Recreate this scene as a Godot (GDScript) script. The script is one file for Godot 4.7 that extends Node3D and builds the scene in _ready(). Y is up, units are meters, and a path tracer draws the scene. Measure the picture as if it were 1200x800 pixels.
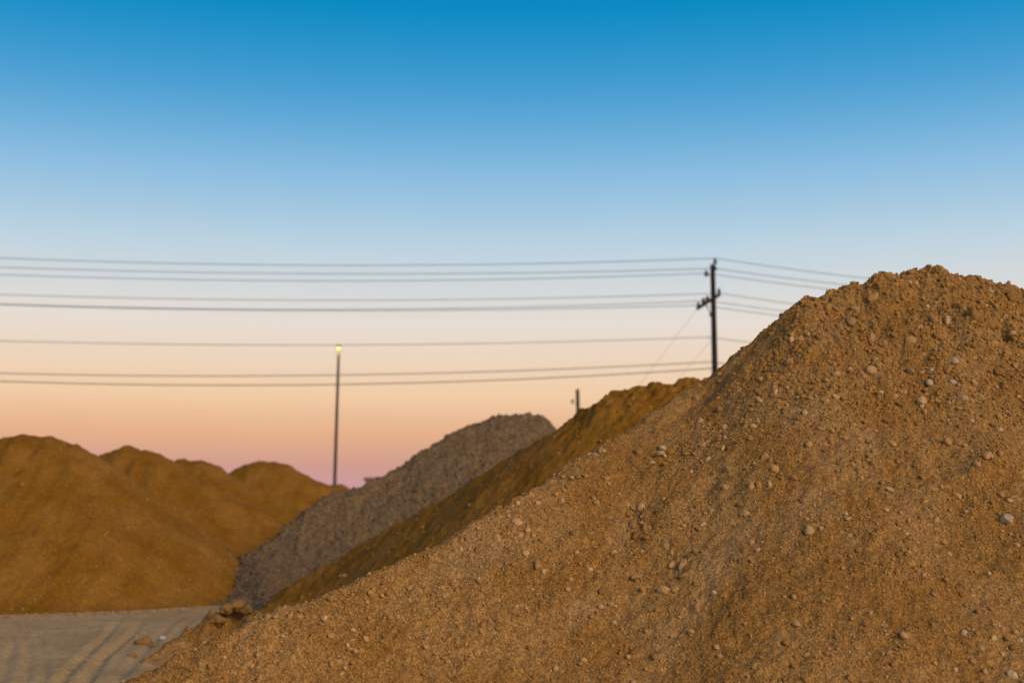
extends Node3D
# Sand and gravel stockpiles at dusk, a power line and a lit yard lamp behind them.
# Metres, y up. The camera stands at (0, 1.7, 0) and looks along -z.

var rng := RandomNumberGenerator.new()
var noises := {}
var mottled: StandardMaterial3D


# ------------------------------------------------------------------ helpers

func noise(key: String, kind: int, size: float, octaves: int, seed_value: int) -> FastNoiseLite:
	var n := FastNoiseLite.new()
	n.seed = seed_value
	n.noise_type = kind
	n.frequency = 1.0 / size
	n.fractal_type = FastNoiseLite.FRACTAL_FBM if octaves > 1 else FastNoiseLite.FRACTAL_NONE
	n.fractal_octaves = octaves
	noises[key] = n
	return n


func srgb(c: Color) -> Color:
	return c.linear_to_srgb()


func plain(called: String, linear: Color, rough := 0.9, metal := 0.0) -> StandardMaterial3D:
	var m := StandardMaterial3D.new()
	m.resource_name = called
	m.albedo_color = srgb(linear)
	m.roughness = rough
	m.metallic = metal
	return m


func tag(o: Node, label: String, category: String, group := "") -> void:
	o.set_meta("label", label)
	o.set_meta("category", category)
	if group != "":
		o.set_meta("group", group)


func thing(called: String, at: Vector3, label: String, category: String, group := "") -> Node3D:
	var o := Node3D.new()
	o.name = called
	o.position = at
	add_child(o, true)
	tag(o, label, category, group)
	return o


func part(called: String, mesh: Mesh, material: Material, parent: Node, at := Vector3.ZERO) -> MeshInstance3D:
	var o := MeshInstance3D.new()
	o.name = called
	o.mesh = mesh
	o.material_override = material
	o.position = at
	parent.add_child(o, true)
	return o


# A tube through points; radius may differ from point to point.
func tube(points: PackedVector3Array, radii: PackedFloat32Array, sides: int) -> ArrayMesh:
	var v := PackedVector3Array()
	var n := PackedVector3Array()
	var idx := PackedInt32Array()
	var count := points.size()
	for i in count:
		var dir := (points[mini(i + 1, count - 1)] - points[maxi(i - 1, 0)]).normalized()
		var side := dir.cross(Vector3.UP)
		if side.length() < 0.05:
			side = dir.cross(Vector3.BACK)
		side = side.normalized()
		var up := side.cross(dir).normalized()
		for k in sides:
			var a := TAU * k / sides
			var d := side * cos(a) + up * sin(a)
			v.append(points[i] + d * radii[mini(i, radii.size() - 1)])
			n.append(d)
	for i in count - 1:
		for k in sides:
			var a := i * sides + k
			var b := i * sides + (k + 1) % sides
			idx.append_array(PackedInt32Array([a, b, a + sides, b, b + sides, a + sides]))
	for end in [0, count - 1]:
		var c := v.size()
		var dir := (points[0] - points[1]).normalized() if end == 0 else (points[count - 1] - points[count - 2]).normalized()
		v.append(points[end])
		n.append(dir)
		for k in sides:
			v.append(v[end * sides + k])
			n.append(dir)
		for k in sides:
			var a := c + 1 + k
			var b := c + 1 + (k + 1) % sides
			idx.append_array(PackedInt32Array([c, b, a]) if end == 0 else PackedInt32Array([c, a, b]))
	return arrays(v, n, idx)


# A shape turned about the y axis from (radius, height) pairs.
func lathe(profile: PackedVector2Array, sides: int) -> ArrayMesh:
	var st := SurfaceTool.new()
	st.begin(Mesh.PRIMITIVE_TRIANGLES)
	for i in profile.size() - 1:
		for k in sides:
			var a := TAU * k / sides
			var b := TAU * (k + 1) / sides
			var p := profile[i]
			var q := profile[i + 1]
			var p0 := Vector3(p.x * cos(a), p.y, p.x * sin(a))
			var p1 := Vector3(p.x * cos(b), p.y, p.x * sin(b))
			var q0 := Vector3(q.x * cos(a), q.y, q.x * sin(a))
			var q1 := Vector3(q.x * cos(b), q.y, q.x * sin(b))
			for w in [p0, p1, q0, p1, q1, q0]:
				st.add_vertex(w)
	st.generate_normals()
	return st.commit()


func arrays(v: PackedVector3Array, n: PackedVector3Array, idx: PackedInt32Array, uv := PackedVector2Array(), col := PackedColorArray()) -> ArrayMesh:
	var a := []
	a.resize(Mesh.ARRAY_MAX)
	a[Mesh.ARRAY_VERTEX] = v
	a[Mesh.ARRAY_NORMAL] = n
	a[Mesh.ARRAY_INDEX] = idx
	if uv.size():
		a[Mesh.ARRAY_TEX_UV] = uv
	if col.size():
		a[Mesh.ARRAY_COLOR] = col
	var m := ArrayMesh.new()
	m.add_surface_from_arrays(Mesh.PRIMITIVE_TRIANGLES, a)
	return m


# A rounded or broken stone about 1 across: a subdivided icosahedron pushed about by noise, with a few flat facets.
func stone_mesh(seed_value: int, split: int, rough: float, facets: int, broken := false) -> ArrayMesh:
	var r := RandomNumberGenerator.new()
	r.seed = seed_value
	var t := (1.0 + sqrt(5.0)) / 2.0
	var v: Array[Vector3] = []
	for p in [[-1, t, 0], [1, t, 0], [-1, -t, 0], [1, -t, 0], [0, -1, t], [0, 1, t], [0, -1, -t], [0, 1, -t], [t, 0, -1], [t, 0, 1], [-t, 0, -1], [-t, 0, 1]]:
		v.append(Vector3(p[0], p[1], p[2]).normalized())
	var f := [0, 11, 5, 0, 5, 1, 0, 1, 7, 0, 7, 10, 0, 10, 11, 1, 5, 9, 5, 11, 4, 11, 10, 2, 10, 7, 6, 7, 1, 8, 3, 9, 4, 3, 4, 2, 3, 2, 6, 3, 6, 8, 3, 8, 9, 4, 9, 5, 2, 4, 11, 6, 2, 10, 8, 6, 7, 9, 8, 1]
	for s in split:
		var mid := {}
		var g := []
		for i in range(0, f.size(), 3):
			var m := []
			for e in 3:
				var a: int = f[i + e]
				var b: int = f[i + (e + 1) % 3]
				var key := mini(a, b) * 100000 + maxi(a, b)
				if not mid.has(key):
					mid[key] = v.size()
					v.append(((v[a] + v[b]) / 2.0).normalized())
				m.append(mid[key])
			g.append_array([f[i], m[0], m[2], f[i + 1], m[1], m[0], f[i + 2], m[2], m[1], m[0], m[1], m[2]])
		f = g
	var n := FastNoiseLite.new()
	n.seed = seed_value
	n.frequency = 0.8
	var cuts := []
	for k in facets:
		cuts.append([Vector3(r.randf_range(-1, 1), r.randf_range(-1, 1), r.randf_range(-1, 1)).normalized(), r.randf_range(0.55, 0.85)])
	var pts := PackedVector3Array()
	for p in v:
		var q := p * (1.0 + rough * n.get_noise_3dv(p * 1.4) + rough * 0.4 * n.get_noise_3dv(p * 4.0))
		for c in cuts:
			var over: float = q.dot(c[0]) - c[1]
			if over > 0:
				q -= c[0] * over * 0.85
		pts.append(q * 0.5)
	var st := SurfaceTool.new()
	st.begin(Mesh.PRIMITIVE_TRIANGLES)
	st.set_smooth_group(-1 if broken else 0)
	if broken:
		for i in range(0, f.size(), 3):
			st.add_vertex(pts[f[i]])
			st.add_vertex(pts[f[i + 2]])
			st.add_vertex(pts[f[i + 1]])
	else:
		for p in pts:
			st.add_vertex(p)
		for i in range(0, f.size(), 3):
			st.add_index(f[i])
			st.add_index(f[i + 2])
			st.add_index(f[i + 1])
	st.generate_normals()
	return st.commit()


# ------------------------------------------------------------------ textures

# Grains of many tones, as they lie on a heap: colour multiplier and height. Seamless.
func grain_images(seed_value: int, side: int, grain: float, contrast: float, warm: float, pale_share: float) -> Array:
	var a := FastNoiseLite.new()
	a.seed = seed_value
	a.noise_type = FastNoiseLite.TYPE_CELLULAR
	a.cellular_return_type = FastNoiseLite.RETURN_CELL_VALUE
	a.frequency = 1.0 / grain
	a.fractal_type = FastNoiseLite.FRACTAL_NONE
	var b := a.duplicate() as FastNoiseLite
	b.seed = seed_value + 7
	b.frequency = 1.0 / (grain * 2.3)
	var d := a.duplicate() as FastNoiseLite
	d.cellular_return_type = FastNoiseLite.RETURN_DISTANCE
	var c := FastNoiseLite.new()
	c.seed = seed_value + 13
	c.frequency = 1.0 / (grain * 9.0)
	c.fractal_octaves = 4
	var ia := a.get_seamless_image(side, side, false, false, 0.06, false)
	var ib := b.get_seamless_image(side, side, false, false, 0.06, false)
	var idist := d.get_seamless_image(side, side, false, false, 0.06, true)
	var ic := c.get_seamless_image(side, side, false, false, 0.06, true)
	var ba := ia.get_data()
	var bb := ib.get_data()
	var bd := idist.get_data()
	var bc := ic.get_data()
	var col := PackedByteArray()
	var hgt := PackedByteArray()
	col.resize(side * side * 3)
	hgt.resize(side * side)
	var to_srgb := PackedByteArray()
	for i in 1025:
		to_srgb.append(clampi(int(Color(i / 1024.0, 0, 0).linear_to_srgb().r * 255.0 + 0.5), 0, 255))
	for i in side * side:
		var va := ba[i] / 255.0
		var vb := bb[i] / 255.0
		var vc := bc[i] / 255.0
		var l := 0.53 * exp(contrast * ((va - 0.5) * 0.9 + (vb - 0.5) * 0.45 + (vc - 0.5) * 0.4))
		if va > 1.0 - pale_share:
			l += 0.22
		var w := (vb - 0.5) * warm
		l = clampf(l, 0.08, 0.95)
		col[i * 3] = to_srgb[int(clampf(l * (1.0 + w * 0.25), 0, 1) * 1024)]
		col[i * 3 + 1] = to_srgb[int(clampf(l, 0, 1) * 1024)]
		col[i * 3 + 2] = to_srgb[int(clampf(l * (1.0 - w), 0, 1) * 1024)]
		hgt[i] = int(clampf(0.75 * (1.0 - bd[i] / 255.0) * (0.35 + 0.65 * vb) + 0.25 * vc, 0, 1) * 255)
	return [Image.create_from_data(side, side, false, Image.FORMAT_RGB8, col), Image.create_from_data(side, side, false, Image.FORMAT_L8, hgt)]


func granular(called: String, images: Array, relief_cm: float) -> StandardMaterial3D:
	var m := StandardMaterial3D.new()
	m.resource_name = called
	m.vertex_color_use_as_albedo = true
	m.albedo_texture = ImageTexture.create_from_image(images[0])
	m.heightmap_enabled = true
	m.heightmap_texture = ImageTexture.create_from_image(images[1])
	m.heightmap_scale = relief_cm
	m.roughness = 0.97
	m.metallic_specular = 0.25
	return m


# ------------------------------------------------------------------ heaps

class Heap:
	var ridge: Array = []
	var steep := 0.7
	var back := 1.0   # how much steeper the far side is
	var round_top := 0.3
	var toe := 0.25
	var relief: Callable
	var extra: Callable
	# base heights kept on a grid, read back between its points
	var grid := PackedFloat32Array()
	var area: Rect2
	var cell := 0.04
	var fill := 0.45
	var across := 0
	var deep := 0
	func keep(over: Rect2) -> void:
		area = over
		across = int(over.size.x / cell) + 2
		deep = int(over.size.y / cell) + 2
		var g := PackedFloat32Array()
		g.resize(across * deep)
		for j in deep:
			for i in across:
				var x := over.position.x + i * cell
				var z := over.position.y + j * cell
				g[j * across + i] = worked(x, z)
		# sand runs into the creases and fills them; crests stay
		var soft := g
		for turn in 2:
			soft = spread(soft, 1, across, across, deep)
			soft = spread(soft, across, 1, deep, across)
		for j in deep:
			for i in across:
				var o := j * across + i
				g[o] = maxf(g[o], soft[o]) + (extra.call(over.position.x + i * cell, over.position.y + j * cell) if extra.is_valid() else 0.0)
		grid = g
	func spread(from: PackedFloat32Array, step: int, row: int, count: int, rows: int) -> PackedFloat32Array:
		var out := from.duplicate()
		var reach := int(fill / cell)
		for r in rows:
			var sum := 0.0
			for k in range(-reach, reach + 1):
				sum += from[r * row + clampi(k, 0, count - 1) * step]
			for k in count:
				out[r * row + k * step] = sum / (2 * reach + 1)
				sum += from[r * row + clampi(k + reach + 1, 0, count - 1) * step] - from[r * row + clampi(k - reach, 0, count - 1) * step]
		return out
	func base(x: float, z: float) -> float:
		if not area.has_point(Vector2(x, z)):
			return worked(x, z)
		var u := (x - area.position.x) / cell
		var v := (z - area.position.y) / cell
		var i := int(u)
		var j := int(v)
		var o := j * across + i
		return lerpf(lerpf(grid[o], grid[o + 1], u - i), lerpf(grid[o + across], grid[o + across + 1], u - i), v - j)
	func worked(x: float, z: float) -> float:
		var best := -9.0
		for i in ridge.size() - 1:
			var a: Vector3 = ridge[i]
			var b: Vector3 = ridge[i + 1]
			var dx := b.x - a.x
			var dz := b.z - a.z
			var run := sqrt(dx * dx + dz * dz)
			var m := (b.y - a.y) / run
			var u := ((x - a.x) * dx + (z - a.z) * dz) / run
			var c := ((x - a.x) * dz - (z - a.z) * dx) / run
			var w := absf(c)
			var s := steep * back if c * signf(dx) > 0.0 else steep
			var lean := minf(absf(m), steep * 0.93) * signf(m)
			var t := clampf(u + w * lean / sqrt(steep * steep - lean * lean), 0.0, run)
			var off := sqrt((t - u) * (t - u) + w * w)
			var h := a.y + m * t - s * (sqrt(off * off + round_top * round_top) - round_top)
			if h > best:
				best = h
		# the foot runs out on to the ground
		var k := clampf(0.5 + 0.5 * (best + 0.06) / toe, 0.0, 1.0)
		return lerpf(-0.06, best, k) + toe * k * (1.0 - k)
	func h(x: float, z: float) -> float:
		var y := base(x, z)
		return y + relief.call(x, z, y) * clampf(y * 4.0 + 0.5, 0.2, 1.0)
	func normal(x: float, z: float, e: float) -> Vector3:
		return Vector3(h(x - e, z) - h(x + e, z), 2.0 * e, h(x, z - e) - h(x, z + e)).normalized()


func axis(stops: Array) -> PackedFloat32Array:
	# stops: [from, step, to, step, to ...]
	var out := PackedFloat32Array([stops[0]])
	for i in range(1, stops.size(), 2):
		var from := out[out.size() - 1]
		var n := maxi(1, int(round(absf(stops[i + 1] - from) / stops[i])))
		for k in n:
			out.append(lerpf(from, stops[i + 1], (k + 1.0) / n))
	return out


# A height field on two axes of uneven step; faces lower than `lowest` are left out.
func field(xs: PackedFloat32Array, zs: PackedFloat32Array, height: Callable, tone: Callable, tile: float, lowest: float) -> ArrayMesh:
	var nx := xs.size()
	var nz := zs.size()
	var v := PackedVector3Array()
	var n := PackedVector3Array()
	var uv := PackedVector2Array()
	var col := PackedColorArray()
	v.resize(nx * nz)
	n.resize(nx * nz)
	uv.resize(nx * nz)
	col.resize(nx * nz)
	for j in nz:
		for i in nx:
			var y: float = height.call(xs[i], zs[j])
			v[j * nx + i] = Vector3(xs[i], y, zs[j])
			uv[j * nx + i] = Vector2(xs[i], zs[j]) / tile
			col[j * nx + i] = tone.call(xs[i], zs[j], y)
	for j in nz:
		for i in nx:
			var l := v[j * nx + maxi(i - 1, 0)]
			var r := v[j * nx + mini(i + 1, nx - 1)]
			var b := v[maxi(j - 1, 0) * nx + i]
			var f := v[mini(j + 1, nz - 1) * nx + i]
			var g := (f - b).cross(r - l)
			n[j * nx + i] = (g if g.y > 0 else -g).normalized()
	var idx := PackedInt32Array()
	var used := PackedInt32Array()
	used.resize(nx * nz)
	used.fill(-1)
	var flip := (xs[1] - xs[0]) * (zs[1] - zs[0]) < 0
	for j in nz - 1:
		for i in nx - 1:
			var a := j * nx + i
			if maxf(maxf(v[a].y, v[a + 1].y), maxf(v[a + nx].y, v[a + nx + 1].y)) < lowest:
				continue
			if flip:
				idx.append_array(PackedInt32Array([a, a + nx, a + 1, a + 1, a + nx, a + nx + 1]))
			else:
				idx.append_array(PackedInt32Array([a, a + 1, a + nx, a + 1, a + nx + 1, a + nx]))
	# keep only the vertices in use
	var v2 := PackedVector3Array()
	var n2 := PackedVector3Array()
	var uv2 := PackedVector2Array()
	var c2 := PackedColorArray()
	for k in idx.size():
		var o := idx[k]
		if used[o] < 0:
			used[o] = v2.size()
			v2.append(v[o])
			n2.append(n[o])
			uv2.append(uv[o])
			c2.append(col[o])
		idx[k] = used[o]
	return arrays(v2, n2, idx, uv2, c2)


func lying(heap: Heap, x: float, z: float, size: Vector3, sink: float, spin: float, wobble: float) -> Transform3D:
	var up := heap.normal(x, z, 0.05)
	up = (up + Vector3(rng.randf_range(-wobble, wobble), rng.randf_range(-wobble, wobble), rng.randf_range(-wobble, wobble))).normalized()
	var side := up.cross(Vector3(cos(spin), 0, sin(spin))).normalized()
	var b := Basis(side, up, side.cross(up))
	b = b * Basis.from_scale(size)
	return Transform3D(b, Vector3(x, heap.h(x, z), z) + up * size.y * (0.5 - sink))


func scatter(called: String, parent: Node, mesh: Mesh, material: Material, places: Array, tones: Array) -> void:
	var mm := MultiMesh.new()
	mm.transform_format = MultiMesh.TRANSFORM_3D
	mm.use_colors = true
	mm.mesh = mesh
	mm.instance_count = places.size()
	for i in places.size():
		mm.set_instance_transform(i, places[i])
		mm.set_instance_color(i, tones[i])
	var o := MultiMeshInstance3D.new()
	o.name = called
	o.multimesh = mm
	o.material_override = material
	o.set_meta("kind", "stuff")
	parent.add_child(o, true)


# ------------------------------------------------------------------ the scene

func _ready() -> void:
	rng.seed = 20
	light_and_camera()
	var near_grain := grain_images(3, 1024, 3.8, 1.1, 0.16, 0.05)
	var fine_grain := grain_images(5, 512, 4.0, 0.4, 0.15, 0.02)
	var gravel_grain := grain_images(9, 512, 5.0, 0.7, 0.10, 0.03)
	var m_sand := granular("sand", near_grain, 0.5)
	var m_gravel := granular("gravel", gravel_grain, 1.5)
	var m_far_sand := granular("smooth sand", fine_grain, 0.5)
	var m_ground := granular("packed dust", fine_grain, 0.2)
	var m_stone := StandardMaterial3D.new()
	m_stone.resource_name = "stone"
	m_stone.vertex_color_use_as_albedo = true
	m_stone.roughness = 0.9
	m_stone.metallic_specular = 0.3
	mottled = StandardMaterial3D.new()
	mottled.albedo_texture = m_sand.albedo_texture
	mottled.uv1_triplanar = true
	mottled.uv1_scale = Vector3(0.1, 0.1, 0.1)
	mottled.roughness = 0.9
	mottled.metallic_specular = 0.3
	print("textures ", Time.get_ticks_msec())
	make_noises()
	make_ground(m_ground)
	litter(m_stone)
	print("ground ", Time.get_ticks_msec())
	near_heap(m_sand, m_stone)
	print("near ", Time.get_ticks_msec())
	second_heap(m_far_sand, m_stone)
	gravel_heap(m_gravel, m_stone)
	row_of_heaps(m_far_sand, m_stone)
	small_heap(m_sand, m_stone)
	print("heaps ", Time.get_ticks_msec())
	power_line()
	yard_lamp()
	storage_building()
	print("done ", Time.get_ticks_msec())


func light_and_camera() -> void:
	var cam := Camera3D.new()
	cam.name = "camera"
	add_child(cam)
	cam.position = Vector3(0, 1.7, 0)
	cam.rotation_degrees = Vector3(7.6307, 0, 0)
	var lens := CameraAttributesPhysical.new()
	lens.frustum_focal_length = 44.785
	lens.frustum_focus_distance = 9.9
	lens.frustum_near = 0.1
	lens.frustum_far = 6000.0
	lens.exposure_aperture = 1.3
	cam.attributes = lens
	cam.fov = 30.0
	cam.near = 0.1
	cam.far = 6000.0
	cam.current = true

	# Clear sky opposite the sunset: rose band on the horizon, peach, pale, then blue.
	var stops := [[-90.0, Color8(96, 80, 66)], [-0.5, Color8(180, 140, 140)], [0.0, Color8(198, 150, 160)], [1.2, Color8(205, 155, 158)], [2.0, Color8(209, 157, 143)], [3.4, Color8(229, 176, 138)], [5.2, Color8(242, 205, 167)], [8.4, Color8(231, 221, 212)], [11.8, Color8(189, 211, 225)], [15.0, Color8(140, 189, 224)], [18.6, Color8(76, 159, 211)], [22.4, Color8(12, 138, 195)], [30.0, Color8(12, 102, 164)], [50.0, Color8(22, 62, 112)], [90.0, Color8(25, 44, 84)]]
	var rows := 2048
	var img := Image.create(8, rows, false, Image.FORMAT_RGB8)
	for j in rows:
		var el := 90.0 - 180.0 * (j + 0.5) / rows
		var c: Color = stops[0][1]
		for k in stops.size() - 1:
			if el >= stops[k][0] and el <= stops[k + 1][0]:
				var t: float = (el - stops[k][0]) / (stops[k + 1][0] - stops[k][0])
				c = (stops[k][1] as Color).lerp(stops[k + 1][1], t)
		for i in 8:
			img.set_pixel(i, j, c)
	var pan := PanoramaSkyMaterial.new()
	pan.panorama = ImageTexture.create_from_image(img)
	var sky := Sky.new()
	sky.sky_material = pan
	var env := Environment.new()
	env.background_mode = Environment.BG_SKY
	env.sky = sky
	env.background_energy_multiplier = 0.64
	env.tonemap_mode = Environment.TONE_MAPPER_LINEAR
	env.tonemap_exposure = 1.5625
	env.sdfgi_enabled = true
	env.ssao_enabled = true
	env.ssil_enabled = true
	var we := WorldEnvironment.new()
	we.name = "environment"
	we.environment = env
	add_child(we)

	# The afterglow of the sun that has just set, behind the camera and to its right: low, wide and warm.
	var sun := DirectionalLight3D.new()
	sun.name = "sun"
	sun.light_color = Color(1.0, 0.84, 0.67)
	sun.light_energy = 0.5
	sun.light_angular_distance = 34.0
	sun.shadow_enabled = true
	add_child(sun)
	sun.look_at_from_position(Vector3(11, 8.6, 12), Vector3.ZERO)


func make_noises() -> void:
	noise("swell", FastNoiseLite.TYPE_SIMPLEX_SMOOTH, 2.6, 2, 1)
	noise("lump", FastNoiseLite.TYPE_SIMPLEX_SMOOTH, 0.55, 3, 2)
	noise("clod", FastNoiseLite.TYPE_SIMPLEX_SMOOTH, 0.16, 3, 3)
	noise("crumb", FastNoiseLite.TYPE_SIMPLEX_SMOOTH, 0.055, 2, 4)
	noise("patch", FastNoiseLite.TYPE_SIMPLEX_SMOOTH, 1.1, 4, 5)
	noise("streak", FastNoiseLite.TYPE_SIMPLEX_SMOOTH, 1.0, 3, 6)
	noise("speck", FastNoiseLite.TYPE_SIMPLEX_SMOOTH, 0.09, 2, 8)


# ---- ground

const RUTS := [
	[Vector2(-4.45, -12.65), Vector2(-5.09, -15.42), Vector2(-5.56, -17.68), Vector2(-6.19, -20.41), Vector2(-6.65, -22.50)],
	[Vector2(-4.20, -12.77), Vector2(-4.83, -15.42), Vector2(-5.32, -18.17), Vector2(-5.98, -21.06), Vector2(-6.40, -23.29)],
	[Vector2(-7.84, -20.41), Vector2(-7.08, -18.68), Vector2(-6.23, -16.79), Vector2(-5.62, -15.25), Vector2(-4.89, -13.14)],
	[Vector2(-7.52, -19.36), Vector2(-6.58, -17.22), Vector2(-5.90, -15.25), Vector2(-5.15, -13.14)],
	[Vector2(-6.62, -18.04), Vector2(-5.85, -16.17), Vector2(-5.30, -14.74), Vector2(-4.72, -13.14)],
	[Vector2(-4.00, -13.14), Vector2(-4.50, -15.88), Vector2(-5.14, -19.36), Vector2(-5.70, -23.29)],
	[Vector2(-3.72, -13.14), Vector2(-4.22, -15.79), Vector2(-4.85, -18.95), Vector2(-5.43, -22.89)],
]
const RUT_DEPTH := [0.05, 0.05, 0.028, 0.024, 0.024, 0.026, 0.026]


func rut(x: float, z: float) -> float:
	var y := 0.0
	if z < -24.0 or z > -12.0 or x < -9.0 or x > -2.5:
		return y
	for k in RUTS.size():
		var pts: Array = RUTS[k]
		var near := 9.0
		for i in pts.size() - 1:
			var a: Vector2 = pts[i]
			var b: Vector2 = pts[i + 1]
			var ab := b - a
			var ap := Vector2(x, z) - a
			var t := clampf(ap.dot(ab) / ab.length_squared(), 0, 1)
			near = minf(near, (ap - ab * t).length())
		if near < 0.45:
			y += clampf((z + 22.0) / 4.0, 0.0, 1.0) * RUT_DEPTH[k] * (-exp(-near * near / 0.003) + 0.45 * exp(-(near - 0.11) * (near - 0.11) / 0.002)) * (0.75 + 0.5 * noises.clod.get_noise_2d(x, z))
	return y


func ground_height(x: float, z: float) -> float:
	if x < -14 or x > 8 or z < -40 or z > -9:
		return -0.004
	return 0.008 * noises.lump.get_noise_2d(x * 0.5, z * 0.5) + 0.008 * noises.clod.get_noise_2d(x * 0.7, z * 0.7) + rut(x, z)


func make_ground(m: Material) -> void:
	var tone := func(x: float, z: float, y: float) -> Color:
		var p: float = noises.patch.get_noise_2d(x * 0.6, z * 0.6)
		var q: float = noises.lump.get_noise_2d(x * 1.3 + 40.0, z * 0.5)
		var c := Color(0.93, 0.68, 0.325)
		return c * (1.0 + 0.22 * p + 0.14 * q)
	var xs := axis([-3000, 500, -500, 60, -80, 6, -14, 0.3, -9, 0.026, -2.6, 0.3, 8, 6, 80, 60, 500, 500, 3000])
	var zs := axis([-4000, 500, -500, 60, -140, 6, -40, 0.3, -26, 0.06, -12, 0.4, -6, 6, 60, 60, 500, 500, 3000])
	var o := part("ground", field(xs, zs, ground_height, tone, 1.7, -5.0), m, self)
	o.set_meta("kind", "structure")


# Stones and crumbs trodden into the yard.
func litter(stone: Material) -> void:
	var mm := MultiMesh.new()
	mm.transform_format = MultiMesh.TRANSFORM_3D
	mm.use_colors = true
	mm.mesh = stone_mesh(15, 0, 0.4, 2)
	mm.instance_count = 2400
	for i in 2400:
		var x := rng.randf_range(-9.5, -2.8)
		var z := rng.randf_range(-25.0, -12.0)
		if i % 3 != 0:
			x = lerpf(-9.5, -5.6, rng.randf())
			z = -21.2 - 0.55 * maxf(0.0, x + 9.0) + absf(rng.randfn(0.0, 0.4))
		var s := 0.012 + 0.035 * pow(rng.randf(), 3)
		mm.set_instance_transform(i, Transform3D(Basis(Vector3.UP, rng.randf() * TAU) * Basis.from_scale(Vector3(s * 1.3, s * 0.8, s)), Vector3(x, ground_height(x, z) + s * 0.2, z)))
		var c := Color(0.36, 0.23, 0.09).lerp(Color(0.5, 0.4, 0.27), rng.randf()) * rng.randf_range(0.6, 1.1)
		mm.set_instance_color(i, Color(c.r, c.g, c.b))
	var o := MultiMeshInstance3D.new()
	o.name = "loose_gravel"
	o.multimesh = mm
	o.material_override = stone
	tag(o, "loose small gravel strewn over the dirt road", "gravel")
	o.set_meta("kind", "stuff")
	add_child(o, true)


# ---- the heap in front

# hollows and swellings: x, z, radius, height
const DENTS := [
	[4.505, -11.714, 0.13, -0.14], [4.556, -11.528, 0.1, -0.09], [4.238, -11.666, 0.15, 0.06], [3.989, -11.511, 0.09, -0.06], [1.654, -10.143, 0.16, -0.045], [1.674, -10.143, 0.115, 0.045], [1.043, -10.142, 0.17, -0.055], [1.166, -10.080, 0.14, 0.03], [0.882, -9.872, 0.13, -0.045], [1.110, -9.612, 0.2, -0.045], [4.076, -12.003, 0.3, -0.05], [2.846, -11.680, 0.3, 0.03],
]
# low steps where sand has slid: x, z to x, z, width, height
const STEPS := [
	[2.834, -9.494, 3.246, -9.759, 0.1, 0.05], [3.246, -9.759, 3.559, -9.891, 0.1, 0.06], [3.559, -9.891, 3.911, -10.127, 0.1, 0.07], [2.493, -11.527, 2.078, -11.429, 0.12, 0.05], [2.078, -11.429, 1.661, -11.255, 0.12, 0.05], [1.661, -11.255, 1.147, -10.738, 0.12, 0.04],
]
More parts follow.
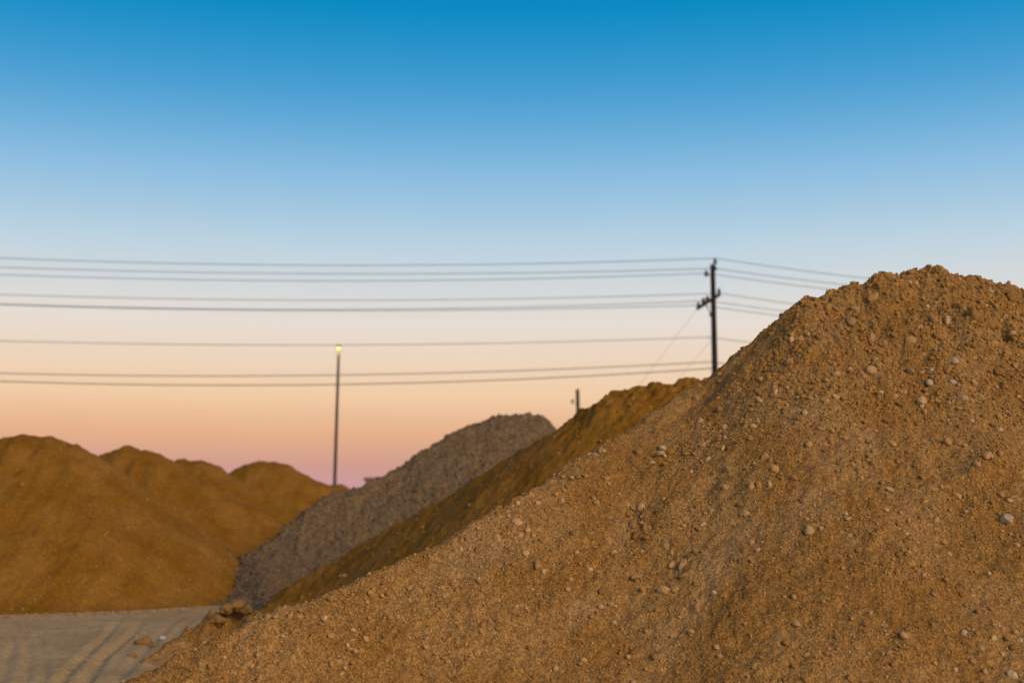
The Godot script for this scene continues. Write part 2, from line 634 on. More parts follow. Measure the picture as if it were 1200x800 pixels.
# stones and clods one can pick out: x, z, size, look (pale, tan, brown, white, flat, clod)
const STONES := [
	[-0.117, -9.804, 0.097, "t"], [0.036, -9.979, 0.060, "p"], [0.123, -9.887, 0.052, "p"], [0.103, -9.697, 0.058, "p"], [0.378, -9.845, 0.039, "p"], [0.944, -10.025, 0.073, "b"],
	[0.955, -9.946, 0.066, "b"], [1.166, -9.794, 0.091, "f"], [1.192, -9.626, 0.064, "t"], [1.263, -9.565, 0.076, "t"], [0.924, -9.536, 0.113, "f"], [1.092, -9.374, 0.074, "t"],
	[1.176, -9.350, 0.049, "t"], [1.251, -9.436, 0.075, "f"], [1.299, -9.152, 0.054, "t"], [0.712, -9.336, 0.043, "t"], [1.032, -10.226, 0.061, "p"], [0.584, -9.613, 0.044, "w"],
	[1.462, -9.841, 0.046, "p"], [0.779, -10.401, 0.048, "t"], [0.933, -9.069, 0.042, "t"], [0.724, -9.202, 0.042, "p"], [-0.095, -9.079, 0.054, "b"], [0.660, -9.453, 0.068, "b"],
	[-0.243, -9.470, 0.037, "p"], [1.317, -9.886, 0.046, "t"], [3.154, -11.066, 0.097, "p"], [3.890, -11.115, 0.082, "w"], [3.789, -10.890, 0.073, "w"], [3.594, -10.901, 0.066, "w"],
	[3.795, -10.679, 0.072, "p"], [3.444, -10.686, 0.093, "p"], [3.266, -11.473, 0.093, "t"], [3.359, -11.403, 0.085, "t"], [3.142, -11.676, 0.087, "t"], [2.820, -11.000, 0.096, "f"],
	[3.814, -11.056, 0.104, "b"], [3.980, -10.902, 0.088, "f"], [4.242, -11.030, 0.082, "b"], [4.025, -11.641, 0.071, "p"], [4.616, -11.630, 0.071, "p"], [3.896, -11.621, 0.087, "t"],
	[2.441, -10.596, 0.057, "p"], [2.747, -10.758, 0.051, "p"], [2.019, -10.660, 0.064, "p"], [1.640, -11.077, 0.067, "p"], [1.957, -10.484, 0.056, "t"], [2.032, -10.282, 0.062, "t"],
	[2.078, -10.117, 0.094, "t"], [1.737, -10.295, 0.069, "p"], [1.603, -10.488, 0.049, "p"], [3.217, -10.306, 0.062, "b"], [4.709, -12.353, 0.076, "p"], [3.598, -11.398, 0.085, "t"],
	[3.440, -11.979, 0.098, "t"], [3.676, -12.334, 0.134, "c"], [3.259, -12.232, 0.125, "c"], [2.549, -11.498, 0.070, "p"], [1.819, -11.113, 0.075, "b"], [4.247, -11.594, 0.188, "c"],
	[2.389, -10.271, 0.062, "t"], [3.658, -11.036, 0.045, "w"], [3.141, -10.792, 0.036, "w"], [3.042, -10.991, 0.067, "t"], [3.486, -11.058, 0.067, "t"], [3.587, -11.048, 0.052, "p"],
	[3.229, -11.844, 0.072, "t"], [2.193, -11.194, 0.060, "t"], [2.462, -11.237, 0.076, "t"], [3.515, -10.268, 0.069, "t"], [3.968, -10.717, 0.050, "p"], [4.162, -10.877, 0.051, "p"],
	[4.487, -11.824, 0.144, "c"], [4.867, -12.255, 0.116, "c"], [3.747, -11.998, 0.106, "c"], [3.802, -11.807, 0.096, "c"], [4.203, -11.802, 0.112, "c"], [2.969, -11.837, 0.096, "c"],
	[3.252, -11.706, 0.087, "c"], [3.875, -11.462, 0.093, "c"], [4.120, -11.294, 0.084, "c"], [4.398, -11.235, 0.099, "c"], [2.785, -11.448, 0.085, "c"], [3.509, -11.521, 0.078, "c"],
	[2.147, -11.781, 0.072, "c"], [2.437, -11.816, 0.072, "c"], [0.750, -10.799, 0.065, "t"], [0.695, -10.723, 0.064, "t"], [1.077, -10.820, 0.065, "b"], [1.240, -10.737, 0.079, "p"],
	[1.281, -10.829, 0.065, "p"], [1.863, -9.993, 0.060, "t"], [2.001, -9.951, 0.053, "p"], [3.658, -9.492, 0.088, "w"], [3.139, -9.504, 0.063, "p"], [2.184, -9.475, 0.075, "p"],
	[2.595, -8.605, 0.062, "p"], [1.585, -8.569, 0.050, "t"], [3.209, -8.374, 0.066, "w"], [2.880, -9.039, 0.054, "t"], [2.902, -8.923, 0.041, "t"], [2.891, -9.787, 0.059, "p"],
	[3.614, -9.928, 0.060, "p"], [3.734, -10.026, 0.087, "t"], [3.850, -10.063, 0.060, "t"], [1.940, -8.571, 0.039, "t"], [2.708, -9.915, 0.040, "p"], [1.736, -9.350, 0.037, "b"],
	[1.291, -9.152, 0.054, "t"], [2.195, -9.983, 0.060, "b"], [2.575, -10.269, 0.055, "t"], [2.792, -10.420, 0.056, "t"], [3.098, -10.506, 0.063, "b"], [-1.225, -8.860, 0.070, "f"],
	[-0.995, -8.884, 0.041, "t"], [-1.051, -8.773, 0.046, "t"], [-1.127, -8.628, 0.034, "p"], [-0.801, -9.098, 0.042, "t"], [-0.851, -9.059, 0.042, "t"], [-1.089, -8.927, 0.035, "p"],
	[-1.116, -8.827, 0.035, "p"], [-1.093, -8.791, 0.040, "t"], [-1.131, -8.735, 0.034, "t"], [-1.166, -8.699, 0.040, "p"], [-1.201, -8.672, 0.040, "t"], [-1.092, -8.865, 0.035, "p"],
	[-1.027, -8.729, 0.034, "t"], [-1.109, -8.701, 0.034, "p"], [1.680, -10.095, 0.060, "t"], [1.761, -9.889, 0.053, "b"], [1.147, -10.738, 0.072, "b"], [3.004, -8.642, 0.045, "p"],
	[3.073, -8.533, 0.045, "t"], [3.187, -8.609, 0.039, "p"], [2.992, -8.473, 0.050, "t"], [3.205, -8.520, 0.039, "t"], [2.863, -8.429, 0.044, "p"], [3.049, -8.412, 0.044, "t"],
	[0.247, -9.364, 0.037, "t"], [-0.490, -9.303, 0.043, "p"], [-0.738, -9.336, 0.037, "t"], [-0.385, -9.714, 0.045, "p"], [-0.587, -8.955, 0.041, "t"], [0.118, -8.983, 0.047, "b"],
	[0.464, -8.876, 0.041, "t"], [1.384, -8.809, 0.040, "p"], [2.309, -8.990, 0.047, "t"], [2.422, -8.779, 0.040, "p"], [1.952, -8.987, 0.041, "t"], [0.679, -10.222, 0.048, "p"],
	[0.412, -10.309, 0.055, "t"], [0.203, -10.161, 0.041, "p"], [-0.262, -9.875, 0.039, "p"],
]


# the smooth chute below the shoulder, where fine sand has slid
func slid(x: float, z: float) -> float:
	return clampf((-9.98 - 0.62 * x - z) * 6.0, 0.0, 1.0) * clampf((2.8 - x) * 4.0, 0.0, 1.0) * clampf((x - 0.2) * 1.5, 0.0, 1.0)


func near_relief(x: float, z: float, y: float) -> float:
	var crest := clampf((y - 2.5) / 1.3, 0.0, 1.0) * (1.0 - 0.75 * slid(x, z))
	var h: float = 0.05 * noises.swell.get_noise_2d(x, z)
	h += (0.038 + 0.03 * crest) * noises.lump.get_noise_2d(x, z)
	var c: float = noises.clod.get_noise_2d(x, z)
	h += (0.020 + 0.030 * crest) * c
	# crumbly where clods have broken up, smooth where sand has run
	var broken: float = clampf(0.45 + 1.6 * noises.patch.get_noise_2d(x * 0.8 + 5.0, z * 0.8) + 0.5 * crest - slid(x, z), 0.0, 1.3)
	h += 0.020 * broken * absf(noises.crumb.get_noise_2d(x, z)) + 0.022 * broken * maxf(0.0, noises.clod.get_noise_2d(x * 2.1 + 3.0, z * 2.1))
	return h


func near_features(x: float, z: float) -> float:
	var h := 0.0
	for d in DENTS:
		var dx: float = (x - d[0])
		var dz: float = (z - d[1])
		var r2: float = (dx * dx + dz * dz) / (d[2] * d[2])
		if r2 < 6.0:
			h += d[3] * exp(-r2 * r2)
	for s in STEPS:
		var ax: float = s[2] - s[0]
		var az: float = s[3] - s[1]
		var run := sqrt(ax * ax + az * az)
		var t: float = ((x - s[0]) * ax + (z - s[1]) * az) / run
		if t > -0.2 and t < run + 0.2:
			var w: float = ((x - s[0]) * az - (z - s[1]) * ax) / run
			if absf(w) < 0.6:
				var fade := clampf((t + 0.2) / 0.2, 0, 1) * clampf((run + 0.2 - t) / 0.2, 0, 1)
				h += s[5] * 0.5 * fade * exp(-w * w / (s[4] * s[4]))
	return h


func near_tone(x: float, z: float, y: float) -> Color:
	var p: float = noises.patch.get_noise_2d(x, z)
	var s: float = noises.streak.get_noise_2d((x + z) * 1.6, (x - z) * 0.35)
	var mottle: float = noises.speck.get_noise_2d(x, z)   # 9 cm flecks of drier and damper sand
	var mixed := clampf(0.45 + 1.3 * p + 0.6 * s, 0.0, 1.0)
	var dust := clampf(1.6 * noises.streak.get_noise_2d((x + z) * 0.9 + 20.0, (x - z) * 0.5) - 0.25, 0.0, 0.7)
	var dry := Color(0.61, 0.362, 0.120)
	var dark_sand := Color(0.525, 0.287, 0.074)
	return dark_sand.lerp(dry, mixed).lerp(Color(0.63, 0.41, 0.175), dust) * (1.0 + 0.22 * mottle + 0.06 * p)


func near_heap(m: Material, stone: Material) -> void:
	var heap := Heap.new()
	heap.ridge = [Vector3(6.381, 3.642, -12.9), Vector3(5.181, 3.947, -12.7), Vector3(4.749, 3.988, -12.6), Vector3(4.215, 4.104, -12.5), Vector3(3.799, 4.033, -12.4), Vector3(3.421, 3.904, -12.3), Vector3(2.835, 3.751, -12.1), Vector3(2.421, 3.422, -12), Vector3(1.869, 2.996, -11.8), Vector3(1.081, 2.464, -11.2), Vector3(0.123, 1.858, -10.3), Vector3(-0.513, 1.488, -9.8), Vector3(-1.054, 1.235, -9.4), Vector3(-1.656, 1, -9), Vector3(-2.019, 0.834, -8.8), Vector3(-2.495, 0.574, -8.5), Vector3(-2.877, 0.187, -8.2)]
	heap.steep = 0.84
	heap.back = 1.7
	heap.round_top = 0.06
	heap.relief = near_relief
	heap.extra = near_features
	heap.keep(Rect2(-3.6, -13.5, 9.8, 6.4))
	var root := thing("sand_pile", Vector3.ZERO, "largest sand pile, light brown, its wide slope strewn with pale stones", "sand pile")
	var xs := axis([-5.5, 0.1, -3.4, 0.014, 5.9, 0.12, 12.5])
	var zs := axis([-20.0, 0.12, -13.3, 0.014, -7.3, 0.1, -5.0])
	part("mound", field(xs, zs, heap.h, near_tone, 1.6, -0.05), m, root)
	print("mound ", Time.get_ticks_msec())
	near_stones(heap, root, stone)


func near_stones(heap: Heap, root: Node, stone: Material) -> void:
	var shapes := []
	for k in 9:
		shapes.append(stone_mesh(40 + k, 1, 0.55, 3 + k % 5, k % 3 == 0))
	var clods := []
	for k in 4:
		clods.append(stone_mesh(60 + k, 2 if k > 0 else 1, 0.9, 3))
	var crumbs := []
	for k in 3:
		crumbs.append(stone_mesh(90 + k, 0, 0.45, 2))
	var looks := {"p": [], "t": [], "b": [], "w": [], "f": [], "c": []}
	var colors := {"p": Color(0.64, 0.44, 0.205), "t": Color(0.52, 0.325, 0.13), "b": Color(0.36, 0.205, 0.065), "w": Color(0.66, 0.53, 0.33), "f": Color(0.54, 0.345, 0.145), "c": Color(0.38, 0.22, 0.06)}
	for key in looks:
		for k in 3:
			var m := mottled.duplicate() as StandardMaterial3D
			var c: Color = colors[key] * (1.5 * [0.85, 1.0, 1.12][k])
			m.albedo_color = srgb(Color(minf(c.r, 1), minf(c.g, 1), minf(c.b, 1)))
			m.resource_name = "stone " + key + str(k)
			looks[key].append(m)
	var all := STONES.duplicate()
	while all.size() < 250:
		var x := rng.randf_range(-2.6, 5.7)
		var z := rng.randf_range(-12.4, -7.6)
		var y := heap.base(x, z)
		if y < 0.5 or rng.randf() > 0.25 + 0.9 * clampf((y - 1.2) / 2.0, 0, 1):
			continue
		all.append([x, z, 0.032 + 0.035 * pow(rng.randf(), 2), ["t", "b", "p", "c", "t", "b", "c"][rng.randi() % 7]])
	for q in all:
		var s: float = q[2]
		var size := Vector3(s * rng.randf_range(1.1, 1.5), s * rng.randf_range(0.65, 1.0), s * rng.randf_range(0.85, 1.15))
		var sink := rng.randf_range(0.32, 0.55)
		var pool := shapes
		if q[3] == "f":
			size = Vector3(s * 1.15, s * 0.38, s * 0.7)
		elif q[3] == "c":
			size = Vector3(s * 1.2, s * 0.7, s * 0.95)
			sink = 0.5
			pool = clods
		var o := part("clod" if q[3] == "c" else "stone", pool[rng.randi() % pool.size()], looks[q[3]][rng.randi() % 3], root)
		o.transform = lying(heap, q[0], q[1], size, sink, rng.randf() * TAU, 0.35)
	# loose crumbs of the sand itself and small pebbles, far too many to count
	for pass_ in 6:
		var places := []
		var tones := []
		var want: int = [15000, 11000, 9000, 6000, 1500, 2600][pass_]
		while places.size() < want:
			var x := rng.randf_range(-3.3, 5.9)
			var z := rng.randf_range(-13.0, -7.3)
			var y := heap.base(x, z)
			if y < 0.1:
				continue
			var crest := clampf((y - 2.0) / 1.6, 0.0, 1.0)
			var dens: float = (0.42 if pass_ < 4 else 0.08) + 1.0 * noises.lump.get_noise_2d(x + 9.0 * pass_, z) + 0.5 * noises.patch.get_noise_2d(x, z + 9.0) + 0.3 * crest - 0.55 * slid(x, z)
			if pass_ == 5:
				dens = (0.5 + 1.1 * noises.lump.get_noise_2d(x, z + 31.0)) * (crest + 0.12) - 0.5 * slid(x, z)
			if rng.randf() > dens:
				continue
			var s := 0.0
			var c: Color
			if pass_ < 2:
				s = rng.randf_range(0.007, 0.015) + (0.012 + 0.024 * crest) * pow(rng.randf(), 5)
				c = Color(0.37, 0.215, 0.06) * rng.randf_range(0.8, 1.25)
			elif pass_ == 5:
				s = 0.018 + 0.032 * pow(rng.randf(), 2.0)
				c = Color(0.34, 0.19, 0.05) * rng.randf_range(0.85, 1.2)
			elif pass_ < 4:
				s = rng.randf_range(0.006, 0.017)
				c = Color(0.52, 0.345, 0.145).lerp(Color(0.40, 0.26, 0.105), rng.randf()) * rng.randf_range(0.75, 1.35)
			else:
				s = 0.022 + 0.030 * pow(rng.randf(), 2.5)
				c = Color(0.42, 0.255, 0.085).lerp(Color(0.62, 0.43, 0.21), pow(rng.randf(), 1.7)) * rng.randf_range(0.75, 1.15)
			places.append(lying(heap, x, z, Vector3(s * rng.randf_range(0.9, 1.6), s * rng.randf_range(0.6, 0.95), s), 0.35, rng.randf() * TAU, 0.4))
			tones.append(Color(c.r, c.g, c.b))
		scatter(["sand_crumbs", "sand_crumbs", "grit", "grit", "pebbles", "sand_lumps"][pass_], root, crumbs[pass_ % 3] if pass_ < 4 else (shapes[3] if pass_ == 4 else clods[0]), stone, places, tones)


# ---- the other heaps

func soft_relief(amp: float, shift: float) -> Callable:
	return func(x: float, z: float, y: float) -> float:
		return amp * (0.5 * noises.swell.get_noise_2d(x + shift, z) + 0.35 * noises.lump.get_noise_2d(x + shift, z) + 0.15 * noises.clod.get_noise_2d(x, z + shift)) + 0.06 * noises.streak.get_noise_2d(x * 2.0 + shift, z * 0.35)


func sand_tone(shift: float) -> Callable:
	return func(x: float, z: float, y: float) -> Color:
		var p: float = noises.patch.get_noise_2d(x + shift, z)
		var s: float = noises.streak.get_noise_2d(x * 1.5 + shift, z * 0.3)
		return Color(0.435, 0.208, 0.018).lerp(Color(0.50, 0.258, 0.043), clampf(0.5 + p + 0.3 * s, 0, 1)) * (1.0 + 0.12 * p)


func specks(called: String, heap: Heap, root: Node, stone: Material, box: Rect2, count: int, size: Vector2, low: Color, high: Color, seed_value: int) -> void:
	var places := []
	var tones := []
	var tries := 0
	while places.size() < count and tries < count * 20:
		tries += 1
		var x := rng.randf_range(box.position.x, box.end.x)
		var z := rng.randf_range(box.position.y, box.end.y)
		if heap.base(x, z) < 0.05:
			continue
		var s := lerpf(size.x, size.y, pow(rng.randf(), 2.5))
		places.append(lying(heap, x, z, Vector3(s * rng.randf_range(0.9, 1.5), s * rng.randf_range(0.6, 0.9), s), 0.3, rng.randf() * TAU, 0.4))
		var c := low.lerp(high, rng.randf()) * rng.randf_range(0.75, 1.2)
		tones.append(Color(c.r, c.g, c.b))
	scatter(called, root, stone_mesh(seed_value, 0, 0.3, 2), stone, places, tones)


func second_heap(m: Material, stone: Material) -> void:
	var heap := Heap.new()
	heap.ridge = [Vector3(5.802, 4.258, -21.5), Vector3(4.306, 4.061, -21.3), Vector3(2.856, 3.9, -21), Vector3(2.304, 3.8, -21), Vector3(1.623, 3.601, -21), Vector3(1.147, 3.363, -21.1), Vector3(0.742, 3.024, -21.3), Vector3(-0.43, 2.387, -21.5), Vector3(-1.837, 1.588, -21.8), Vector3(-2.693, 1.096, -22), Vector3(-3.598, 0.554, -22), Vector3(-4.009, 0.249, -22)]
	heap.steep = 0.78
	heap.back = 1.7
	heap.round_top = 0.06
	heap.relief = func(x: float, z: float, y: float) -> float:
		var c: float = clampf((y - 2.6) / 1.0, 0.0, 1.0)
		return 0.10 * noises.swell.get_noise_2d(x + 30.0, z) + (0.05 + 0.04 * c) * noises.lump.get_noise_2d(x + 30.0, z) + (0.03 + 0.04 * c) * noises.clod.get_noise_2d(x, z + 30.0)
	heap.keep(Rect2(-6, -22.7, 10.7, 5.8))
	var root := thing("sand_pile", Vector3.ZERO, "orange sand pile with a lumpy crest, between the stone-strewn pile and the gravel pile", "sand pile")
	part("mound", field(axis([-6, 0.035, 4.6, 0.2, 12]), axis([-28, 0.2, -22.6, 0.035, -17, 0.2, -14]), heap.h, sand_tone(30.0), 2.6, -0.05), m, root)
	specks("pebbles", heap, root, stone, Rect2(-4.5, -22.5, 8.5, 6), 700, Vector2(0.018, 0.075), Color(0.27, 0.14, 0.03), Color(0.40, 0.26, 0.10), 71)


func gravel_heap(m: Material, stone: Material) -> void:
	var heap := Heap.new()
	heap.ridge = [Vector3(3.515, -2.037, -33), Vector3(2.173, 3.372, -32.5), Vector3(1.114, 3.71, -32), Vector3(0.593, 4.008, -31.6), Vector3(-0.021, 4.074, -31.2), Vector3(-0.416, 4.07, -31), Vector3(-1.005, 3.786, -30.6), Vector3(-1.765, 3.248, -30), Vector3(-2.5, 2.797, -29.5), Vector3(-3.111, 2.393, -29), Vector3(-4.18, 1.898, -28.2), Vector3(-5.378, 0.97, -27), Vector3(-4.75, 0.523, -25), Vector3(-4.343, 0.189, -23.4), Vector3(-4.076, 0.072, -22.3)]
	heap.steep = 0.80
	heap.back = 1.4
	heap.round_top = 0.12
	heap.relief = soft_relief(0.25, 55.0)
	heap.cell = 0.06
	heap.keep(Rect2(-8, -32.6, 11.1, 11.2))
	var root := thing("gravel_pile", Vector3.ZERO, "grey-brown gravel pile with a smooth rounded top, the only grey pile", "gravel pile")
	var tone := func(x: float, z: float, y: float) -> Color:
		var p: float = noises.patch.get_noise_2d(x * 0.7 + 55.0, z * 0.7)
		var mottle: float = noises.speck.get_noise_2d(x * 0.6, z * 0.6)   # stones of different tone, 15 cm flecks
		return Color(0.34, 0.26, 0.152).lerp(Color(0.385, 0.27, 0.132), clampf(0.5 + 1.3 * p, 0, 1)) * (1.0 + 0.2 * mottle)
	part("mound", field(axis([-8, 0.05, 3, 0.3, 8]), axis([-38, 0.3, -32.5, 0.05, -21.5]), heap.h, tone, 2.2, -0.05), m, root)
	specks("gravel", heap, root, stone, Rect2(-7.5, -32.5, 10.5, 11), 32000, Vector2(0.018, 0.07), Color(0.165, 0.125, 0.075), Color(0.235, 0.172, 0.098), 72)


func row_of_heaps(m: Material, stone: Material) -> void:
	var rows := [
		[[Vector3(-12.446, 2.951, -27), Vector3(-10.595, 3.137, -26.4), Vector3(-10.212, 3.258, -26.4), Vector3(-9.77, 3.228, -26.5), Vector3(-9.374, 3.105, -26.7), Vector3(-8.92, 2.643, -27.2)], 0.72, "broad orange-brown sand pile whose foot borders the dirt road", 1400],
		[[Vector3(-10.143, 2.993, -31), Vector3(-9.325, 3.26, -31), Vector3(-8.783, 3.178, -31), Vector3(-8.382, 2.864, -31), Vector3(-7.75, 2.549, -31), Vector3(-6.345, 1.879, -31), Vector3(-5.511, 1.261, -31)], 0.78, "dome-topped sand pile directly behind the broad one by the dirt road", 500],
		[[Vector3(-10.124, 3.088, -37), Vector3(-9.535, 3.217, -37), Vector3(-8.891, 3.144, -37), Vector3(-8.341, 2.787, -37), Vector3(-6.915, 2.114, -37), Vector3(-6.094, 1.753, -37)], 0.74, "sand pile showing only a low slanting crest between two rounded sand piles", 250],
		[[Vector3(-9.565, 1.682, -44), Vector3(-8.957, 3.385, -44), Vector3(-8.606, 3.446, -44), Vector3(-7.928, 3.358, -44), Vector3(-7.275, 2.97, -44), Vector3(-6.594, 2.708, -44)], 0.78, "rounded sand pile just in front of the lamp post foot", 200],
		[[Vector3(-7.488, 2.618, -50), Vector3(-6.759, 2.789, -50), Vector3(-6.323, 2.499, -50)], 0.74, "little tip of a sand pile peeping out at the foot of the lamp post", 60],
	]
	for k in rows.size():
		var heap := Heap.new()
		heap.ridge = rows[k][0]
		heap.steep = rows[k][1]
		heap.round_top = 0.4
		heap.back = 1.4
		heap.relief = soft_relief(0.12, 70.0 + 17.0 * k)
		var lo := Vector2(99, 99)
		var hi := Vector2(-99, -99)
		for p in heap.ridge:
			var r: float = p.y / heap.steep + 0.6
			lo = Vector2(minf(lo.x, p.x - r), minf(lo.y, p.z - r))
			hi = Vector2(maxf(hi.x, p.x + r), maxf(hi.y, p.z + r))
		var root := thing("sand_pile", Vector3.ZERO, rows[k][2], "sand pile", "row of sand piles beyond the road")
		var st: float = [0.045, 0.055, 0.07, 0.08, 0.1][k]
		part("mound", field(axis([lo.x, st, hi.x]), axis([lo.y, st * 2.0, heap.ridge[1].z - 0.6, st, hi.y]), heap.h, sand_tone(70.0 + 17.0 * k), 2.6, -0.05), m, root)
		specks("pebbles", heap, root, stone, Rect2(lo.x, heap.ridge[1].z - 0.5, hi.x - lo.x, hi.y - heap.ridge[1].z + 0.5), rows[k][3], Vector2(0.016, 0.055), Color(0.27, 0.14, 0.025), Color(0.41, 0.27, 0.11), 73)


func small_heap(m: Material, stone: Material) -> void:
	var heap := Heap.new()
	heap.ridge = [Vector3(-4.112, 0.039, -14.9), Vector3(-3.932, 0.141, -15.2), Vector3(-3.767, 0.33, -15.6), Vector3(-3.596, 0.491, -16), Vector3(-3.387, 0.515, -16.1), Vector3(-3.237, 0.452, -16.1)]
	heap.steep = 0.95
	heap.round_top = 0.1
	heap.toe = 0.12
	heap.relief = func(x: float, z: float, y: float) -> float:
		var dx := (x + 3.39) / 0.12
		var dz := (z + 15.86) / 0.15
		return 0.14 * noises.lump.get_noise_2d(x * 1.5, z * 1.5) + 0.05 * noises.clod.get_noise_2d(x, z) - 0.34 * exp(-pow(dx * dx + dz * dz, 2.0))
	var root := thing("sand_heap", Vector3.ZERO, "small slumped heap of sand with a dark hollow, on the dirt road", "sand heap")
	part("mound", field(axis([-4.7, 0.018, -2.4]), axis([-16.9, 0.018, -14.2]), heap.h, near_tone, 1.6, -0.05), m, root)
	var dark_sand := plain("sand clod", Color(0.29, 0.165, 0.046), 0.95)  # one even tone, slightly darker than the sand of the mound
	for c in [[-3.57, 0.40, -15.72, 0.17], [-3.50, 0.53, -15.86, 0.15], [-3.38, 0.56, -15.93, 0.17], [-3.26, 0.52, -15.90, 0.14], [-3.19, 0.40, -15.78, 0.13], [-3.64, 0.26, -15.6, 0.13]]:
		var o := part("clod", stone_mesh(int(c[3] * 1000.0), 2, 0.8, 2), dark_sand, root, Vector3(c[0], c[1], c[2]))
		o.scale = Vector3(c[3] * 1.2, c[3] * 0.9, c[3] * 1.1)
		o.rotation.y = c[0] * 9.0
	var crumb := plain("loose sand lump", Color(0.30, 0.18, 0.06), 0.95)
	for c in [[-4.78, -16.89, 0.16, "flat sand clod lying alone on the dirt road beside the slumped heap"], [-4.57, -16.60, 0.075, "dark pebble-sized sand clod at the toe of the slumped heap"], [-4.50, -15.45, 0.07, "small sand clod on the road between a tyre rut and the slumped heap"]]:
		var o := part("sand_clod", stone_mesh(int(c[2] * 2000.0), 2, 0.7, 2), crumb, self, Vector3(c[0], c[2] * 0.25, c[1]))
		o.scale = Vector3(c[2] * 1.5, c[2] * 0.8, c[2])
		tag(o, c[3], "sand clod", "clods on the road")
	var white := part("stone", stone_mesh(333, 1, 0.4, 4), plain("white stone", Color(0.62, 0.55, 0.46), 0.9), self, Vector3(-4.72, 0.02, -17.55))
	white.scale = Vector3(0.10, 0.07, 0.08)
	tag(white, "small whitish stone lying on the dirt road behind the slumped heap", "stone")
	specks("pebbles", heap, root, stone, Rect2(-4.4, -16.6, 1.8, 2.0), 200, Vector2(0.02, 0.05), Color(0.34, 0.2, 0.07), Color(0.42, 0.3, 0.16), 74)


# ---- poles, wires, lamp, building

const WIRES := [
	["topmost wire of the power line, on the insulator at the pole top", 0.016, [Vector3(-25.776, 13.825, -60), Vector3(-7.358, 13.417, -60), Vector3(9.74, 13.763, -60), Vector3(33.281, 13.717, -70)]],
	["upper of the two close wires just below the topmost wire", 0.016, [Vector3(-25.751, 13.368, -60), Vector3(-7.352, 13.01, -60), Vector3(9.74, 13.284, -60.1), Vector3(33.26, 13.379, -70)]],
	["lower of the two close wires just below the topmost wire", 0.016, [Vector3(-25.731, 13.014, -60), Vector3(-7.346, 12.662, -60), Vector3(9.313, 13.035, -60), Vector3(33.233, 12.946, -70)]],
	["single wire running to the upper end of the tilted crossarm", 0.0155, [Vector3(-25.676, 12.041, -60), Vector3(-7.331, 11.723, -60), Vector3(9.90, 12.06, -60), Vector3(33.162, 11.795, -70)]],
	["upper strand of the wire pair at the middle of the tilted crossarm", 0.0155, [Vector3(-25.652, 11.604, -60), Vector3(-7.324, 11.282, -60), Vector3(9.34, 11.70, -60), Vector3(33.141, 11.46, -70)]],
	["lower strand of the wire pair, at the low end of the tilted crossarm", 0.0155, [Vector3(-25.648, 11.538, -60), Vector3(-7.323, 11.216, -60), Vector3(9.02, 11.49, -60), Vector3(33.123, 11.174, -70)]],
	["lone wire halfway down the pole, at the height of the yard lamp", 0.0155, [Vector3(-25.551, 9.8, -60), Vector3(-7.297, 9.575, -60), Vector3(9.29, 9.943, -60), Vector3(33.043, 9.888, -70)]],
	["upper of the two lowest cables, sagging across the lamp post", 0.021, [Vector3(-25.464, 8.25, -60), Vector3(-7.274, 8.148, -60), Vector3(9.40, 8.759, -60), Vector3(32.963, 8.608, -70)]],
	["lower of the two lowest cables, the bottom line of all", 0.023, [Vector3(-25.444, 7.884, -60), Vector3(-7.267, 7.702, -60), Vector3(9.40, 8.449, -60), Vector3(32.937, 8.182, -70)]],
]


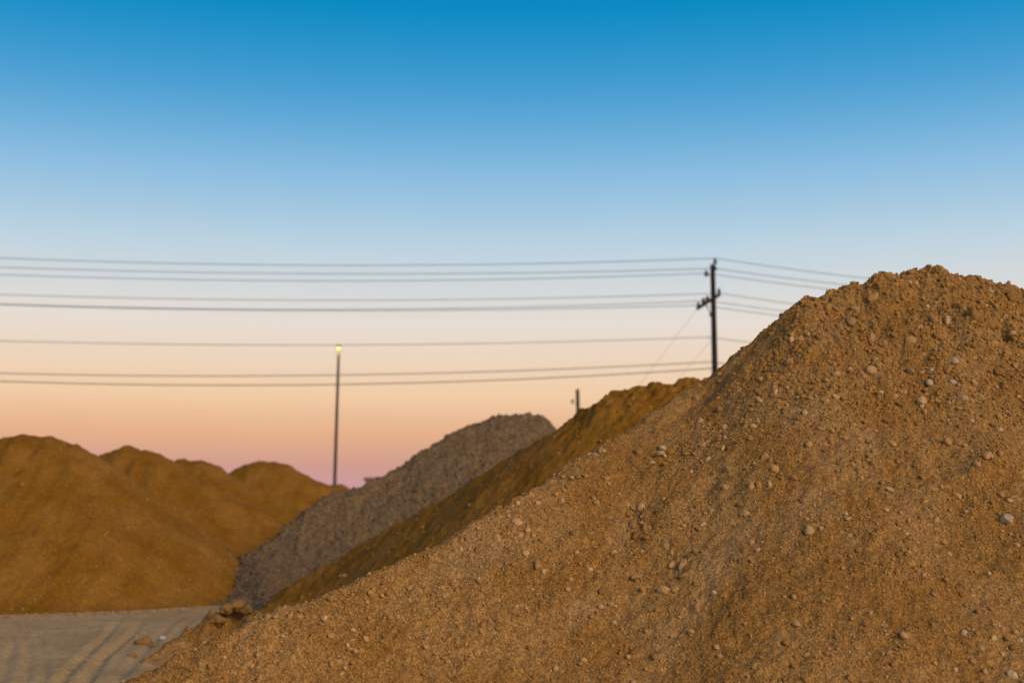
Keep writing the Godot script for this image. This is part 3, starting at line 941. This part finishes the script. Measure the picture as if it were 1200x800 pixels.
func power_line() -> void:
	var wood := plain("tarred wood", Color(0.018, 0.014, 0.011), 0.85)
	var iron := plain("galvanised iron", Color(0.06, 0.055, 0.05), 0.6, 0.3)
	var ceramic := plain("brown porcelain", Color(0.03, 0.02, 0.016), 0.3)
	var cable := plain("weathered cable", Color(0.07, 0.065, 0.06), 0.7)
	for w in WIRES:
		var a: Vector3 = w[2][0]
		var b: Vector3 = w[2][1]
		var c: Vector3 = w[2][2]
		var e: Vector3 = w[2][3]
		var pts := PackedVector3Array()
		for i in 49:
			var x := lerpf(a.x, c.x, i / 48.0)
			var y := a.y * (x - b.x) * (x - c.x) / ((a.x - b.x) * (a.x - c.x)) + b.y * (x - a.x) * (x - c.x) / ((b.x - a.x) * (b.x - c.x)) + c.y * (x - a.x) * (x - b.x) / ((c.x - a.x) * (c.x - b.x))
			pts.append(Vector3(x, y, lerpf(a.z, c.z, i / 48.0)))
		for i in range(1, 25):
			var t := i / 24.0
			pts.append(c.lerp(e, t) - Vector3(0, 0.35 * 4.0 * t * (1.0 - t), 0))
		var o := part("power_line", tube(pts, PackedFloat32Array([w[1]]), 5), cable, self)
		tag(o, w[0], "wire", "wires of the power line")
	var p := utility_pole(Vector3(9.62, 0, -60), wood, iron, ceramic)
	tag(p, "dark wooden utility pole with a tilted crossarm and insulators, carrying the wires", "utility pole")
	for g in [[Vector3(-0.79, 11.30, 0), Vector3(-9.46, 0, 0)], [Vector3(-0.12, 9.85, 0), Vector3(-8.43, 0, 0)]]:
		part("guy_wire", tube(PackedVector3Array(g), PackedFloat32Array([0.006]), 5), iron, p)
	# the pole that carries the wires beyond the picture's edges, and one far off in another line
	for at in [Vector3(-25.72, 0, -60), Vector3(33.2, 0, -70)]:
		var q := p.duplicate() as Node3D
		q.name = "utility_pole"
		q.position = at
		add_child(q, true)
		tag(q, "dark wooden utility pole at the end of the wires' " + ("level span past the lamp post" if at.x < 0 else "falling span behind the stone-strewn pile"), "utility pole", "end poles of the line")
	var far := thing("utility_pole", Vector3(6.62, 0, -124), "distant utility pole peeping over the crest of the orange sand pile", "utility pole")
	far.rotation_degrees.z = 0.9
	part("shaft", tube(PackedVector3Array([Vector3(0, -0.3, 0), Vector3(0, 7, 0), Vector3(0, 13.6, 0)]), PackedFloat32Array([0.24, 0.21, 0.17]), 12), wood, far)
	part("bracket", tube(PackedVector3Array([Vector3(0, 12.2, 0), Vector3(-0.52, 12.28, 0)]), PackedFloat32Array([0.02]), 6), iron, far)
	part("insulator", insulator(0.16, 0.42), ceramic, far, Vector3(-0.52, 12.22, 0))
	part("crossarm", box_mesh(Vector3(0.12, 0.14, 2.2)), wood, far, Vector3(-0.16, 11.2, 0))


func box_mesh(size: Vector3) -> BoxMesh:
	var b := BoxMesh.new()
	b.size = size
	return b


func insulator(r: float, tall: float) -> ArrayMesh:
	return lathe(PackedVector2Array([Vector2(0.001, tall), Vector2(r * 0.45, tall * 0.97), Vector2(r * 0.5, tall * 0.82), Vector2(r * 0.35, tall * 0.74), Vector2(r * 0.9, tall * 0.6), Vector2(r, tall * 0.48), Vector2(r * 0.5, tall * 0.46), Vector2(r * 0.95, tall * 0.24), Vector2(r * 0.9, tall * 0.16), Vector2(r * 0.3, tall * 0.14), Vector2(r * 0.25, 0.0), Vector2(0.001, 0.0)]), 12)


func utility_pole(at: Vector3, wood: Material, iron: Material, ceramic: Material) -> Node3D:
	var p := thing("utility_pole", at, "", "")
	part("shaft", tube(PackedVector3Array([Vector3(0, -0.3, 0), Vector3(0, 5, 0), Vector3(0, 10, 0), Vector3(0, 13.45, 0)]), PackedFloat32Array([0.19, 0.16, 0.135, 0.115]), 14), wood, p)
	# top pin, and the side bracket
	part("bracket", tube(PackedVector3Array([Vector3(0.02, 13.3, 0), Vector3(0.10, 13.4, 0), Vector3(0.12, 13.5, 0)]), PackedFloat32Array([0.025]), 6), iron, p)
	part("insulator", insulator(0.11, 0.3), ceramic, p, Vector3(0.12, 13.46, 0))
	part("bracket", tube(PackedVector3Array([Vector3(-0.1, 12.92, 0), Vector3(-0.30, 12.94, 0)]), PackedFloat32Array([0.02]), 6), iron, p)
	part("insulator", insulator(0.12, 0.32), ceramic, p, Vector3(-0.31, 12.86, 0))
	part("insulator", insulator(0.09, 0.2), ceramic, p, Vector3(0.12, 13.16, 0.06))
	# tilted crossarm with its insulators
	var arm := part("crossarm", tube(PackedVector3Array([Vector3(-0.82, 11.28, 0.14), Vector3(0.30, 11.98, 0.14)]), PackedFloat32Array([0.075]), 8), wood, p)
	for s in [[-0.74, 11.33, 0.10, 0.26], [-0.5, 11.48, 0.12, 0.32], [-0.3, 11.6, 0.12, 0.30], [0.26, 11.95, 0.10, 0.32]]:
		part("insulator", insulator(s[2], s[3]), ceramic, arm, Vector3(s[0], s[1] + 0.02, 0.14))
	part("brace", tube(PackedVector3Array([Vector3(-0.42, 11.5, 0.12), Vector3(-0.08, 10.95, 0.12)]), PackedFloat32Array([0.025]), 6), iron, p)
	part("insulator", insulator(0.10, 0.24), ceramic, p, Vector3(-0.14, 10.9, 0.1))
	# hooks for the lower wires
	for y in [9.92, 8.74, 8.43]:
		part("hook", tube(PackedVector3Array([Vector3(-0.10, y, 0), Vector3(-0.33 if y > 9 else -0.22, y + 0.02, 0)]), PackedFloat32Array([0.022]), 6), iron, p)
	return p


func yard_lamp() -> void:
	var steel := plain("weathered steel", Color(0.10, 0.085, 0.075), 0.6, 0.4)
	var dark := plain("dark lamp housing", Color(0.03, 0.026, 0.02), 0.5)
	var glow := StandardMaterial3D.new()
	glow.resource_name = "lit lamp glass"
	glow.albedo_color = Color(0.9, 0.8, 0.5)
	glow.emission_enabled = true
	glow.emission = Color(1.0, 0.88, 0.48)
	glow.emission_energy_multiplier = 0.6
	var p := thing("lamp_post", Vector3(-10.43, 0, -75), "tall slim lamp post with a small lit yellow lamp on top", "lamp post")
	var top := Vector3(0.14, 11.3, 0)
	part("shaft", tube(PackedVector3Array([Vector3(0, -0.2, 0), top * 0.5, top]), PackedFloat32Array([0.125, 0.10, 0.075]), 12), steel, p)
	var head := part("lamp_housing", lathe(PackedVector2Array([Vector2(0.001, 0.36), Vector2(0.08, 0.35), Vector2(0.17, 0.29), Vector2(0.24, 0.20), Vector2(0.265, 0.13), Vector2(0.25, 0.125), Vector2(0.23, 0.155), Vector2(0.001, 0.155)]), 16), dark, p, top)
	head.scale = Vector3.ONE * 0.66
	part("lamp_glass", lathe(PackedVector2Array([Vector2(0.19, 0.15), Vector2(0.19, 0.11), Vector2(0.15, 0.06), Vector2(0.09, 0.03), Vector2(0.001, 0.02)]), 16), glow, head)
	var l := OmniLight3D.new()
	l.name = "lamp_light"
	l.light_color = Color(1.0, 0.86, 0.45)
	l.light_energy = 0.5
	l.light_size = 0.15
	l.omni_range = 30.0
	l.omni_attenuation = 2.0
	l.shadow_enabled = true
	p.add_child(l)
	l.position = top + Vector3(0, -0.12, 0.25)


func storage_building() -> void:
	var wall := plain("weathered plaster", Color(0.30, 0.19, 0.14), 0.9)
	var roof := plain("rusty sheet roof", Color(0.22, 0.12, 0.09), 0.8)
	var p := thing("storage_building", Vector3(-12.3, 0, -152), "low flat-roofed building whose corner shows above the gravel pile slope", "building")
	part("wall", box_mesh(Vector3(9.4, 5.3, 5.6)), wall, p, Vector3(0, 2.65, 0))
	part("roof", box_mesh(Vector3(9.9, 0.42, 6.2)), roof, p, Vector3(0, 5.515, 0))
